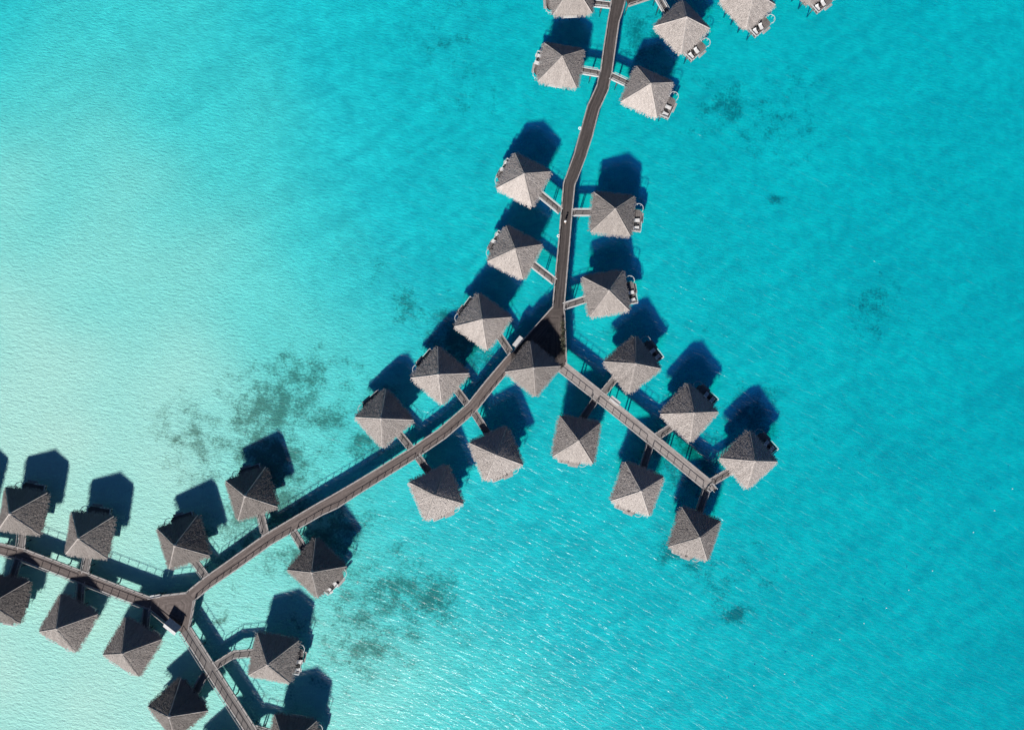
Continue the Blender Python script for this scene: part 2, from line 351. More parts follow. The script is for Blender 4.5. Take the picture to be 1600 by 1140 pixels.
# ------------------------------------------------------------------ roofs
ZE, ZD, HALF, RISE = 4.3, 2.2, 4.87, 4.95
def roof_mesh(seed, half=HALF, rise=RISE, name='roof'):
    rnd = random.Random(seed); mb = MB(); nu, nv = 64, 16; sl_len = math.hypot(half, rise)
    nz = Vector((rise, 0, half)).normalized()
    for k in range(4):
        ca, sa = math.cos(k * math.pi / 2), math.sin(k * math.pi / 2)
        rot = lambda p: Vector((p.x * ca - p.y * sa, p.x * sa + p.y * ca, p.z))
        jit = [rnd.choice((-.11, -.04, .03, .08, .14)) * rnd.uniform(.6, 1) for _ in range(nu + 1)]; jit[0] = jit[-1] = .03
        sag = rnd.uniform(.02, .12)
        def pt(i, j):
            t = j / nv; u = (i / nu) * 2 - 1
            h = half * (1 - t); x = h; y = h * u; z = rise * t
            edge = min(1, (1 - abs(u)) * 6)
            n = noise.noise(Vector((y * .9 + seed * 7 + k * 13, t * 5, seed))) * .05 + noise.noise(Vector((y * 3 + k * 5, t * 5, seed + 9))) * .015
            o = n * edge * (1 if 0 < j < nv else .4) - sag * math.sin(math.pi * t) * edge
            p = Vector((x, y, z)) + nz * o
            if j == 0: p += Vector((.5, 0, -.5)).normalized() * jit[i]
            return p
        for j in range(nv):
            for i in range(nu):
                q = [(i, j), (i + 1, j), (i + 1, j + 1), (i, j + 1)]
                pts = [rot(pt(*a)) for a in q]
                uv = [((a / nu * 2 - 1) * half * (1 - b / nv) + k * 31.7 + seed * 3.3, b / nv * sl_len) for a, b in q]
                if j == nv - 1: pts = pts[:3]; uv = uv[:3]
                mb.face(pts, uv)
        # thick ragged eave and underside
        for i in range(nu):
            a, b_ = pt(i, 0), pt(i + 1, 0)
            c = Vector((half - .32, (half - .32) * ((i + 1) / nu * 2 - 1), -.30 - jit[i + 1] * .8)); d = Vector((half - .32, (half - .32) * (i / nu * 2 - 1), -.30 - jit[i] * .8))
            mb.face([rot(x) for x in (d, c, b_, a)], [(i * .15, .0), (i * .15 + .15, 0), (i * .15 + .15, .3), (i * .15, .3)])
        mb.face([rot(Vector((half - .32, half - .32, -.2))), rot(Vector((half - .32, -half + .32, -.2))), rot(Vector((0, 0, rise - .45)))], [(0, 0), (half * 2, 0), (half, sl_len)])
        # loose straw tufts lying down the slope
        for _ in range(1500):
            t = 1 - math.sqrt(rnd.random()); h = half * (1 - t)
            y = rnd.uniform(-h, h) * .97; L = rnd.uniform(.4, 1.0); wd = rnd.uniform(.02, .05)
            c = Vector((h, y, rise * t)) + nz * (.02 + .05)
            dn_ = Vector((half, 0, -rise)).normalized(); dn_ = (dn_ + Vector((0, rnd.uniform(-.22, .22), 0))).normalized()
            lift = nz * rnd.uniform(.02, .09)
            sdv = dn_.cross(nz).normalized() * wd
            top = c - nz * .08
            u0 = y + k * 31.7 + rnd.uniform(0, .6)
            mb.face([rot(top), rot(c + dn_ * L - sdv + lift), rot(c + dn_ * L + sdv + lift)], [(u0, 0), (u0 + wd, L), (u0 + wd * 2, L)])
    return mb.mesh(name, M['thatch'])
def ridge_mesh(half=HALF, rise=RISE):
    mb = MB(); n = 14
    for k in range(4):
        a = math.pi / 4 + k * math.pi / 2; rnd = random.Random(k)
        d = Vector((math.cos(a), math.sin(a), 0)); s_ = Vector((-math.sin(a), math.cos(a), 0)); R2 = half * math.sqrt(2)
        prev = None
        for i in range(n + 1):
            t = i / n * .985; c = d * R2 * (1 - t) + Vector((0, 0, rise * t + .07))
            w_ = .10 + rnd.uniform(-.02, .04)
            row = [c - s_ * w_ - Vector((0, 0, .14)), c + Vector((0, 0, .02)), c + s_ * w_ - Vector((0, 0, .14))]
            if prev:
                for q in range(2): mb.face([prev[q], prev[q + 1], row[q + 1], row[q]], [(q * .2, i * .5), (q * .2 + .2, i * .5), (q * .2 + .2, i * .5 + .5), (q * .2, i * .5 + .5)])
            prev = row
    mb.lathe([(.42, rise - .38), (.34, rise - .18), (.2, rise + .0), (.0, rise + .12)], 12)
    return mb.mesh('ridge_cap', M['ridge'])
ROOFS = [roof_mesh(s) for s in (1, 2, 3, 4)]
RIDGE = ridge_mesh()

# ------------------------------------------------------------------ bungalow prototypes (x = towards the open sea, y = left)
PILE = MB(); PILE.tube((0, 0, -5.5), (0, 0, 0), .17, .15, 10); PILE = PILE.mesh('pile', M['pile'], True)
PILE_THIN = MB(); PILE_THIN.tube((0, 0, -5.5), (0, 0, 0), .13, .12, 8); PILE_THIN = PILE_THIN.mesh('pile', M['pile'], True)
POST = MB(); POST.box(-.055, .055, -.055, .055, 0, .82); POST = POST.mesh('rail_post', M['rail_grey'])
def inst(name, mesh, parent, loc, rz=0.0):
    o = bpy.data.objects.new(name, mesh); scene.collection.objects.link(o); o.parent = parent
    o.location = loc; o.rotation_euler = (0, 0, rz); return o

def make_bungalow(out, deckmat='deck_grey'):
    t = empty('overwater_bungalow'); e = out - 7.4
    b = MB(); b.box(-4.0, 4.0, -4.0, 4.0, 1.9, ZD); b.build('floor_platform', M['deck_grey'], t)
    b = MB()
    for x in (-3.4, 0, 3.4): b.box(x - .12, x + .12, -4.0, 4.0, 1.6, 1.897)
    b.build('floor_beam', M['pile'], t)
    b = MB(); hw = 3.45
    for k in range(4):
        a = k * math.pi / 2; from mathutils import Matrix
        Mx = Matrix.Rotation(a, 4, 'Z'); b.box(hw - .12, hw, -hw + (.121 if k % 2 else 0), hw - (.121 if k % 2 else 0), ZD, 5.35, Mx)
    wall = b.build('wall', M['wall'], t)
    for k, (ys_, wd, z0, z1) in enumerate([(0, 2.6, ZD + .02, 4.3), (0, 1.0, ZD + .02, 4.2)]):
        b = MB(); x = hw + .03 if k == 0 else -hw - .03
        b.box(x - .03, x + .03, ys_ - wd / 2, ys_ + wd / 2, z0, z1); d = b.build('door' if k else 'sliding_door', M['glass'] if k == 0 else M['frame'], t)
        b = MB(); b.box(x - .05, x + .05, ys_ - wd / 2 - .1, ys_ - wd / 2, z0, z1 + .1); b.box(x - .05, x + .05, ys_ + wd / 2, ys_ + wd / 2 + .1, z0, z1 + .1)
        b.box(x - .05, x + .05, ys_ - wd / 2, ys_ + wd / 2, z1, z1 + .1); b.build('frame', M['frame'], d)
    for s in (-1, 1):
        b = MB(); b.box(-.8, .8, s * (hw + .03) - .02, s * (hw + .03) + .02, 3.1, 4.2); wn = b.build('window', M['glass'], t)
        b = MB()
        for (x0, x1, z0, z1) in ((-.9, .9, 3.0, 3.1), (-.9, .9, 4.2, 4.3), (-.9, -.8, 3.1, 4.2), (.8, .9, 3.1, 4.2)):
            b.box(x0, x1, s * (hw + .03) - .04, s * (hw + .03) + .04, z0, z1)
        b.build('frame', M['frame'], wn)
    o = bpy.data.objects.new('roof', ROOFS[0]); scene.collection.objects.link(o); o.parent = t; o.location = (0, 0, ZE)
    r_ = bpy.data.objects.new('ridge_cap', RIDGE); scene.collection.objects.link(r_); r_.parent = o
    # sun deck with a rounded end
    poly = [(4.003, -3.2), (7.4 + e, -3.2), (7.4 + e, 1.9)]
    cx, cy, rr = 6.4 + e, 2.45, 1.1
    poly += [(7.1 + e, 1.9), (6.9 + e, 2.3), (4.003, 2.3)]
    b = MB(); b.prism(poly, 1.86, 2.12); b.build('sun_deck', M[deckmat], t)
    b = MB(); b.box(7.403 + e, 7.95 + e, -.7, 1.7, 1.45, 1.6); b.build('landing_step', M['rail'], t)
    b = MB()
    b.beam((4.4, -3.2, 2.95), (7.4 + e, -3.2, 2.95), .24, .07)
    for x in (4.5, 5.4 + e * .5, 6.4 + e, 7.32 + e): b.beam((x, -3.2, 2.90), (x, -3.2, 2.0), .08, .08)
    b.beam((7.4 + e, -3.085, 2.947), (7.4 + e, -.7, 2.947), .12, .06)
    for y in (-2.3, -1.5, -.75): b.beam((7.4 + e, y, 2.90), (7.4 + e, y, 2.0), .08, .08)
    b.build('deck_railing', M['rail_white'], t)
    b = MB(); ring = [(cx + rr * math.cos(R(-30 + k * 15)), cy + rr * math.sin(R(-30 + k * 15))) for k in range(17)]
    for p0, p1 in zip(ring, ring[1:]): b.beam((*p0, 2.95), (*p1, 2.95), .13, .07)
    for p0 in ring[::3]: b.beam((*p0, 2.90), (*p0, 1.9), .07, .07)
    b.build('curved_railing', M['rail_white'], t)
    b = MB(); b.box(-1.3, 2.0, 4.003, 4.55, 1.95, 2.15); b.build('side_ledge', M['rail_white'], t)
    b = MB(); b.box(-4.75, -4.003, 1.6, 3.3, 1.95, 2.75); b.box(-4.80, -3.98, 1.55, 3.35, 2.753, 2.81); b.build('storage_box', M['metal'], t)
    for x in (-2.6, 0, 2.6):
        for y in (-2.6, 0, 2.6): inst('pile', PILE, t, (x, y, 1.6))
    for (x, y) in ((5.6 + e, -2.3), (5.6 + e, 1.2)): inst('pile', PILE_THIN, t, (x, y, 1.86))
    return t
PROTO = {'A': tree_of(make_bungalow(7.4)), 'B': tree_of(make_bungalow(6.15)), 'C': tree_of(make_bungalow(6.0, 'deck_cream'))}
USED = set()
# nickname, eave-centre pixel, outward pixel vector, type, gangway pixels
BG = [
 ('bungalow cut by top edge left of walkway', (893,-8), (-1,.05), 'B', [(954,8),(918,4)]),
 ('uppermost whole bungalow left of the walkway', (875.9,102.3), (-.985,-.173), 'B', [(937,115),(902,109)]),
 ('bungalow touching top edge right of walkway', (1065.5,43), (.68,.73), 'A', [(1028,-4),(1044,24)]),
 ('uppermost bungalow joined to right side of walkway', (1010.9,143.9), (.91,.41), 'A', [(954,118),(988,134)]),
 ('half cut bungalow at top, second from right', (1168,4.7), (.66,.75), 'A', [(1125,-62),(1148,-20)]),
 ('mostly cut off bungalow at top right', (1267,-33), (.64,.77), 'A', [(1215,-105),(1245,-58)]),
 ('left bungalow just above the walking person', (818,281), (-.885,-.466), 'B', [(876,330),(842,302)]),
 ('right bungalow level with the walking person', (956.6,334.2), (.995,.1), 'A', [(893,332),(930,332)]),
 ('left bungalow just below the walking person', (804.4,394.8), (-.887,-.463), 'B', [(867,440),(826,408)]),
 ('right bungalow just above the potted shrub row', (947,458.7), (.987,-.16), 'A', [(881,478.5),(918,466.5)]),
 ('bungalow nearest left of the shaded junction', (754.5,502.5), (-.81,-.585), 'B', [(797,550),(776,518)]),
 ('second bungalow leftward from the shaded junction', (687.4,586.5), (-.76,-.65), 'B', [(730,631),(709,603)]),
 ('first bungalow above the southeast walkway', (988,570), (.79,-.615), 'A', [(943,613),(966,585)]),
 ('second bungalow above the southeast walkway', (1077,644.5), (.68,-.73), 'A', [(1026,682),(1058,661)]),
 ('far right bungalow beyond southeast walkway end', (1169.5,718), (.75,-.66), 'A', [(1111,753),(1150,730)]),
 ('first bungalow below the southeast walkway', (900.7,686.5), (-.18,.98), 'C', [(932,621),(906,660)]),
 ('second bungalow below the southeast walkway', (995.7,763.5), (-.365,.93), 'C', [(1016,692),(1003,735)]),
 ('bungalow below the end of southeast walkway', (1085.3,833.7), (-.34,.94), 'C', [(1104,762),(1090,805)]),
 ('third bungalow leftward from the shaded junction', (600.2,653.5), (-.67,-.74), 'B', [(643,701),(616,668)]),
 ('first bungalow below the curved walkway, near pavilion', (775,708.5), (.385,.92), 'C', [(740,643),(765,682)]),
 ('second bungalow below the curved walkway', (681.5,769.5), (.4,.917), 'C', [(651,711),(675,743)]),
 ('bungalow whose shadow falls on dark seaweed', (393.3,771), (-.32,-.95), 'B', [(415,835),(406,797)]),
 ('lone bungalow below the lower curved walkway', (495,887), (.745,.67), 'B', [(457,828),(477,860)]),
 ('bungalow just above the triangular landing', (286.4,846.4), (-.31,-.95), 'B', [(323,902),(300,871)]),
 ('second bungalow from left above the west walkway', (140,835.5), (.11,-.994), 'B', [(133,896),(139,863)]),
 ('leftmost bungalow above the west walkway', (35.7,798), (.13,-.99), 'B', [(33,858),(36,826)]),
 ('bungalow cut by left edge below west walkway', (6.4,934.5), (-.17,.985), 'B', [(30,870),(17,909)]),
 ('middle bungalow below the west walkway', (107,972.5), (-.48,.877), 'B', [(127,908),(124,950)]),
 ('bungalow below west walkway nearest the gabled hut', (207,1010), (-.51,.86), 'B', [(230,946),(226,988)]),
 ('bungalow left of the south walkway at bottom', (278,1106), (-.76,.65), 'B', [(321,1052),(300,1090)]),
 ('bungalow at the end of the bent gangway', (427.6,1027), (.98,.19), 'B', [(334,1041),(365,1021.7),(397,1019)]),
 ('bungalow cut off by the bottom edge', (456,1154), (.987,.16), 'B', [(398,1138),(428,1146)]),
 ('bungalow beyond the left edge with visible shadow', (-64,789), (.2,-.98), 'B', None),
 ('bungalow beyond the bottom edge with visible shadow', (338,1199), (-.76,.65), 'B', None),
]
LAB = {
 0: 'grey thatched bungalow cut by the top edge, left of the walkway',
 1: 'whole thatched bungalow nearest the top edge on the left of the walkway',
 2: 'pale thatched bungalow touching the top edge between walkway and cut off roofs',
 3: 'pale thatched bungalow joined to the right side of the walkway nearest the top',
 4: 'half cut off pale thatched roof at the top, second from the right',
 5: 'almost wholly cut off thatched bungalow at top right with its deck showing',
}
def ang(ox, oy): return math.atan2(-oy, ox)
rnd = random.Random(5)
BPOS = []
for i, (nick, c, ov, ty, gw) in enumerate(BG):
    pt = ty
    if pt not in USED: tr_ = PROTO[pt]; USED.add(pt)
    else: tr_ = copy_fast(PROTO[pt])
    root = tr_[0]; p = P(c[0], c[1], ZE); rz = ang(*ov)
    root.location = (p.x, p.y, 0); root.rotation_euler = (0, 0, rz)
    tag(root, LAB.get(i, 'grey thatched ' + nick), 'bungalow', 'thatched bungalows standing over the lagoon')
    for ch, _ in tr_[1]:
        if ch.name.split('.')[0] == 'roof': ch.data = ROOFS[rnd.randrange(4)]; ch.rotation_euler = (0, 0, rnd.randrange(4) * math.pi / 2); ch.material_slots[0].link = 'OBJECT'; ch.material_slots[0].material = M['thatch_dark' if 21 <= i <= 31 else 'thatch']
    BPOS.append((p, rz, pt))

# ------------------------------------------------------------------ walkways
def offset(pts, ds):
    out = []
    for i, p in enumerate(pts):
        a = pts[i - 1] if i else p; b = pts[i + 1] if i < len(pts) - 1 else p
        t1 = (p - a); t2 = (b - p)
        if t1.length < 1e-6: t1 = t2
        if t2.length < 1e-6: t2 = t1
        t1 = t1.normalized(); t2 = t2.normalized(); t = (t1 + t2).normalized()
        n = Vector((-t.y, t.x, 0)); k = 1 / max(.5, n.dot(Vector((-t1.y, t1.x, 0))))
        out.append(p + n * ds[i] * k)
    return out
GAPS = []      # places where a gangway joins
for nick, c, ov, ty, gw in BG:
    if gw: GAPS.append(P(gw[0][0], gw[0][1], ZD))
def resample(pts, step):
    out = [pts[0].copy()]
    for a, b in zip(pts, pts[1:]):
        L = (b - a).length; n = max(1, round(L / step))
        for k in range(1, n + 1): out.append(a.lerp(b, k / n))
    return out
def railing(parent, line, wide, height, material, gaps, gapr, step=2.1, low=True, cast=True):
    """top rail with a lower rail on posts along line; leaves gaps where another path joins"""
    low = False
    fine = resample(line, .35); ok = [all((p - g).length > gapr for g in gaps) for p in fine]
    mb = MB(); i = 0; runs = []
    while i < len(fine):
        if ok[i]:
            j = i
            while j + 1 < len(fine) and ok[j + 1]: j += 1
            if j - i >= 2: runs.append(fine[i:j + 1])
            i = j + 1
        else: i += 1
    for run in runs:
        keep = [run[0]]
        for k in range(1, len(run) - 1):
            if (run[k] - run[k - 1]).normalized().dot((run[k + 1] - run[k]).normalized()) < .99995: keep.append(run[k])
        keep.append(run[-1])
        for a, b in zip(keep, keep[1:]):
            up = Vector((0, 0, height)); mb.beam(a + up, b + up, wide, .06)
        mb.build('handrail', material, parent); mb = MB()
    for run in runs:
        L = sum((b - a).length for a, b in zip(run, run[1:])); n = max(1, round(L / step))
        for k in range(n + 1):
            q = run[min(len(run) - 1, round(k / n * (len(run) - 1)))]
            o = bpy.data.objects.new('rail_post', POST); scene.collection.objects.link(o); o.parent = parent; o.location = q; o.scale = (1, 1, (height - .06) / .82)
    return runs
def strip(mb, L, Rr, z1, z0):
    s = 0
    for i in range(len(L) - 1):
        a, b, c, d = L[i], L[i + 1], Rr[i + 1], Rr[i]
        s2 = s + ((a + d) / 2 - (b + c) / 2).length; wl = (a - d).length / 2; wr = (b - c).length / 2
        T = lambda p, z: (p.x, p.y, z)
        mb.face([T(d, z1), T(c, z1), T(b, z1), T(a, z1)], [(wl, s), (wr, s2), (-wr, s2), (-wl, s)])
        mb.face([T(a, z0), T(b, z0), T(c, z0), T(d, z0)], [(wl, s), (wr, s2), (-wr, s2), (-wl, s)])
        mb.face([T(a, z0), T(a, z1), T(b, z1), T(b, z0)]); mb.face([T(d, z1), T(d, z0), T(c, z0), T(c, z1)])
        s = s2
    a, d = L[0], Rr[0]; mb.face([(a.x, a.y, z0), (d.x, d.y, z0), (d.x, d.y, z1), (a.x, a.y, z1)])
    a, d = L[-1], Rr[-1]; mb.face([(a.x, a.y, z1), (d.x, d.y, z1), (d.x, d.y, z0), (a.x, a.y, z0)])
def walkway(name, label, pix, mats, zt=ZD, gap_extra=(), rail_w=.10, pile_step=6.3, cat='walkway', group='timber walkways over the lagoon'):
    pts = [P(a, b, zt) for a, b, w_ in pix]; ws = [w_ * .1535 / 2 for a, b, w_ in pix]
    t = empty(name, (pts[0].x, pts[0].y, 0)); o0 = Vector((pts[0].x, pts[0].y, 0))
    loc = [p - o0 for p in pts]
    L = offset(loc, ws); Rr = offset(loc, [-x for x in ws])
    mb = MB(); strip(mb, L, Rr, zt, zt - .16); mb.build('deck', M[mats[0]], t)
    mb = MB()
    for side in (L, Rr):
        off = offset([p.copy() for p in side], [0] * len(side))
        for a, b in zip(off, off[1:]): mb.beam(a + Vector((0, 0, .07)), b + Vector((0, 0, .07)), .30, .40)
    mb.build('edge_beam', M[mats[2] if len(mats) > 2 else 'rail'], t)
    gaps = [g - o0 for g in GAPS] + [P(*g, zt) - o0 for g in gap_extra]
    for side in (L, Rr): railing(t, side, rail_w, 1.15, M[mats[1]], gaps, 1.05)
    ctr = resample(loc, pile_step)
    for p, l_, r_ in zip(ctr, resample(L, pile_step), resample(Rr, pile_step)):
        for q in (l_, r_):
            x = p.lerp(q, .75); inst('pile', PILE, t, (x.x, x.y, zt - .17))
    tag(t, label, cat, group); return t
A_ = [(970,-40,24),(967.5,-8,24),(963.5,14,20),(958.5,34,17.5),(952.5,74,18),(947.2,112,18),(941,138,19),(927.3,168,19),(916,210,20),(906,243,18.5),(889.3,288,17.5),(885.5,329,17),(881,384,17),(875.7,442,17.5),(872.3,481,17.5)]
walkway('walkway', 'dark brown timber walkway running from the top edge down to the shaded junction', A_, ('deck_dark', 'rail'), gap_extra=[(981,2)])
B_ = [(804,556,17),(767,599,17),(737.5,636,17),(727,645.5,17),(691,677,17),(648,706.5,17),(597,738,17.5),(551,766,18.5),(522,784,20.5),(499,795.5,18.5),(420,841.5,17.5),(363,882.5,17.5),(322,911,17),(298,931,17)]
walkway('walkway', 'curved brown walkway with railings linking the pavilion to the triangular landing', B_, ('deck_brown', 'rail'))
C_ = [(878,573,17),(940,622,17),(1020,687,17),(1106,757.5,17)]
walkway('walkway', 'straight pale walkway running southeast to a dead end with stairs', C_, ('deck_pale', 'rail'))
D_ = [(-60,848,16),(0,857,15.5),(32,864.5,16.5),(131,902.5,17),(176,920,17),(234,942,17)]
walkway('walkway', 'walkway from the left edge to the triangular landing', D_, ('deck_brown', 'rail'))
E_ = [(290,983,16),(327,1041,16),(360,1092,16),(390,1138,16),(398,1152,16)]
walkway('walkway', 'walkway running from the triangular landing to the bottom edge', E_, ('deck_grey', 'rail'))
F_ = [(979,2,17),(1024,-13,17),(1110,-58,17),(1215,-108,17)]
walkway('walkway', 'short visible side walkway leaving the top of the dark walkway to the right', F_, ('deck_dark', 'rail'), zt=ZD - .006, gap_extra=[(972,4)])

def platform(label, poly, rails, mat_, parent_name='junction_platform'):
    pts = [P(a, b, ZD + .005) for a, b in poly]; c = sum(pts, Vector()) / len(pts); c.z = 0
    t = empty(parent_name, c); loc = [p - c for p in pts]
    mb = MB(); area = sum(a.x * b.y - b.x * a.y for a, b in zip(loc, loc[1:] + loc[:1]))
    if area < 0: loc2 = loc[::-1]
    else: loc2 = loc
    # boards laid parallel to each side, meeting in the middle
    cen = sum(loc2, Vector()) / len(loc2)
    for a, b in zip(loc2, loc2[1:] + loc2[:1]):
        d = (b - a).normalized(); n_ = Vector((-d.y, d.x, 0))
        uv = lambda p: ((p - a).dot(n_), (p - a).dot(d))
        mb.face([a, b, Vector((cen.x, cen.y, a.z))], [uv(a), uv(b), uv(cen)])
    z0 = ZD - .17
    for a, b in zip(loc2, loc2[1:] + loc2[:1]):
        mb.face([(a.x, a.y, z0), (b.x, b.y, z0), b, a])
    mb.face([(p.x, p.y, z0) for p in loc2[::-1]])
    mb.build('deck', M[mat_], t)
    mb = MB()
    for i, j in rails:
        mb.beam(loc[i] + Vector((0, 0, .07)), loc[j] + Vector((0, 0, .07)), .30, .4)
    mb.build('edge_beam', M['rail'], t)
    for i, j in rails: railing(t, [loc[i], loc[j]], .15, 1.15, M['rail'], [g - c for g in GAPS], 1.05)
    for p in loc: 
        q = p.lerp(cen, .12); inst('pile', PILE, t, (q.x, q.y, ZD - .17))
    inst('pile', PILE, t, (cen.x, cen.y, ZD - .17))
    return tag(t, label, 'platform'), c
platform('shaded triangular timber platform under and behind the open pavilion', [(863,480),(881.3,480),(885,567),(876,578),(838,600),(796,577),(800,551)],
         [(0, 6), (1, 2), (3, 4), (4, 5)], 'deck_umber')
platform('sunlit triangular timber landing where the three lower walkways meet', [(234,934),(252,930),(294,925),(305,937),(297,981),(284,988),(262,974),(231,949)],
         [(0, 1), (1, 2), (3, 4), (6, 7)], 'deck_brown')

# gangways
for i, (nick, c, ov, ty, gw) in enumerate(BG):
    if not gw: continue
    zt = ZD - .012; pts = [P(a, b, zt) for a, b in gw]
    o0 = Vector((pts[0].x, pts[0].y, 0)); t = empty('gangway', o0)
    # run on under the eave to the platform
    d = (pts[-1] - pts[-2]).normalized(); pts[-1] = pts[-1] + d * .3
    loc = [p - o0 for p in pts]; n = len(loc)
    L = offset(loc, [.78] * n); Rr = offset(loc, [-.78] * n)
    mb = MB(); strip(mb, L, Rr, zt, zt - .14); mb.build('deck', M['deck_grey'], t)
    white = i < 10
    mb = MB()
    for side in (L, Rr):
        for a, b in zip(side, side[1:]): mb.beam(a + Vector((0, 0, .06)), b + Vector((0, 0, .06)), .22, .34)
    mb.build('edge_beam', M['rail_white' if white else 'rail'], t)
    for side in (L, Rr): railing(t, side, .09, .9, M['rail_white' if white else 'rail'], [Vector((0, 0, zt))], .9, step=1.75)
    for k in (.35, .85):
        q = loc[0].lerp(loc[-1], k)
        sd = (loc[-1] - loc[0]).normalized(); sd = Vector((-sd.y, sd.x, 0))
        if n > 2: q = resample(loc, .5)[int(k * (len(resample(loc, .5)) - 1))]
        for s in (-.55, .55): inst('pile', PILE_THIN, t, (q.x + sd.x * s, q.y + sd.y * s, zt - .15))
    tag(t, ('bent timber gangway to the ' if n > 2 else 'short timber gangway to the ') + nick, 'gangway', 'gangways linking bungalows to the walkways')

# ------------------------------------------------------------------ pavilion
pc = P(832.5, 576.1, 5.8); t = empty('open_pavilion', (pc.x, pc.y, 0), ang(46, 37.5))
o = bpy.data.objects.new('roof', roof_mesh(8, 4.62, 4.95)); scene.collection.objects.link(o); o.parent = t; o.location = (0, 0, 5.8)
r_ = bpy.data.objects.new('ridge_cap', ridge_mesh(4.62, 4.95)); scene.collection.objects.link(r_); r_.parent = o
for x in (-2.6, 2.6):
    for y in (-2.6, 2.6):
        b = MB(); b.tube((x, y, ZD + .01), (x, y, 7.6), .14, .12, 10); b.build('post', M['wall'], t, True)
b = MB()
for s in (-2.6, 2.6): b.beam((-3.6, s, 6.3), (3.6, s, 6.3), .14, .2); b.beam((s, -3.6, 6.09), (s, 3.6, 6.09), .14, .2)
b.build('tie_beam', M['wall'], t)
b = MB(); b.box(-.9, .9, -.25, .25, ZD + .42, ZD + .5); b.box(-.8, -.65, -.2, .2, ZD + .006, ZD + .42); b.box(.65, .8, -.2, .2, ZD + .006, ZD + .42)
bench = b.build('bench', M['frame']); bench.location = (pc.x, pc.y, 0); tag(bench, 'dark timber bench in the shade beneath the open pavilion', 'bench')
tag(t, 'open thatched pavilion roof over the walkway junction, joined by no gangway', 'pavilion')

# ------------------------------------------------------------------ deck furniture
def make_lounger():
    t = empty('sun_lounger')
    b = MB(); b.box(-.6, .7, -.42, .42, .22, .28); b.build('frame', M['frame'], t)
    for x in (-.65, .6):
        for y in (-.3, .3):
            b = MB(); b.box(x, x + .06, y - .03, y + .03, 0, .22); b.build('leg', M['frame'], t)
    b = MB(); n = 6
    prof = [(-.35, .42), (.70, .40)]
    b.box(-.35, .70, -.42, .42, .283, .40); b.build('cushion', M['cushion'], t)
    b = MB(); b.beam((-.36, 0, .42), (-.72, 0, .80), .84, .12); b.build('backrest', M['cushion'], t)
    b = MB(); b.beam((-.56, 0, .74), (-.70, 0, .88), .5, .08); b.build('pillow', M['cushion'], t)
    return t
def make_table():
    t = empty('side_table')
    b = MB(); b.lathe([(0, .46), (.36, .46), (.38, .48), (.36, .51), (0, .51)], 18); b.build('table_top', M['black'], t)
    b = MB(); b.lathe([(.22, 0), (.22, .03), (.05, .06), (.05, .46)], 12); b.build('pedestal', M['black'], t)
    return t
LG = tree_of(make_lounger()); TB = tree_of(make_table()); first = [True, True]
def place(tr_, k, p, rz, label, cat, group):
    if first[k]: o = tr_[0]; first[k] = False
    else: o = copy_fast(tr_)[0]
    o.location = p; o.rotation_euler = (0, 0, rz); tag(o, label, cat, group)
SHORT = {1:'first whole bungalow at top left',2:'bungalow touching the top edge',3:'uppermost bungalow right of walkway',4:'half cut top bungalow',5:'mostly cut off top right bungalow',
 6:'left bungalow above the person',7:'right bungalow level with the person',8:'left bungalow below the person',9:'bungalow just above the shrub row',
 12:'first bungalow above southeast walkway',13:'second bungalow above southeast walkway',14:'far right bungalow',22:'lone bungalow below curved walkway',30:'bungalow on the bent gangway',
 16:'second bungalow below southeast walkway',17:'bungalow below southeast walkway end',19:'first bungalow below curved walkway'}
rl = random.Random(3)
for i, nm in SHORT.items():
    p, rz, ty = BPOS[i]; e = 0 if ty == 'A' else -.55
    def W(x, y): return Vector((p.x + x * math.cos(rz) - y * math.sin(rz), p.y + x * math.sin(rz) + y * math.cos(rz), 2.122))
    if i in (16, 17, 19):
        place(TB, 1, W(5.45, .3), 0, 'round black side table on deck of ' + nm, 'side table', 'black side tables on the sun decks'); continue
    tl = rl.uniform(-.25, .25)
    place(LG, 0, W(6.25 + e, -.45), rz + math.pi * .0 + tl, 'white lounger nearer the round railing on deck of ' + nm, 'sun lounger', 'white sun loungers on the bungalow decks')
    place(LG, 0, W(6.3 + e, -2.3), rz + tl + rl.uniform(-.1, .1), 'white lounger nearer the straight railing on deck of ' + nm, 'sun lounger', 'white sun loungers on the bungalow decks')
    place(TB, 1, W(6.1 + e, -1.4), 0, 'black side table between loungers on deck of ' + nm, 'side table', 'black side tables on the sun decks')

# ------------------------------------------------------------------ lockers, hut, stairs, life rings
def locker(px, py, ax, ay, L, wd, label, zb=1.7, h=1.5):
    p = P(px, py, zb + h); t = empty('equipment_locker', (p.x, p.y, 0), ang(ax, ay))
    b = MB(); b.box(-L/2, L/2, -wd/2, wd/2, zb, zb + h - .06); b.build('cabinet', M['white'], t)
    b = MB(); b.box(-L/2 - .05, L/2 + .05, -wd/2 - .05, wd/2 + .05, zb + h - .057, zb + h); b.build('lid', M['white'], t)
    b = MB(); b.box(-L/2, L/2, -wd/2, wd/2, zb - .15, zb - .003)
    b.build('bracket', M['rail_grey'], t)
    for s in (-1, 1): inst('pile', PILE_THIN, t, (s * L * .35, 0, zb - .15))
    tag(t, label, 'locker')
locker(809.5, 533.7, 9, -11, 2.7, 1.15, 'pale grey locker outside the railing left of the shaded junction')
locker(961, 626, 12, 9.6, 2.6, 1.05, 'white locker on the upper side of the southeast walkway')
locker(237.8, 932, 10, -2, .95, .6, 'left of two small white boxes at the triangular landing corner', 2.3, .9)
locker(246.3, 931, 10, -2, .95, .6, 'right of two small white boxes at the triangular landing corner', 2.3, .9)
p = P(269, 978.5, 3.6); t = empty('gabled_hut', (p.x, p.y, 0), ang(17.4, 13.4))
b = MB(); b.box(-1.45, 1.45, -.9, .9, 1.9, 3.55)
b.build('wall', M['wall'], t)
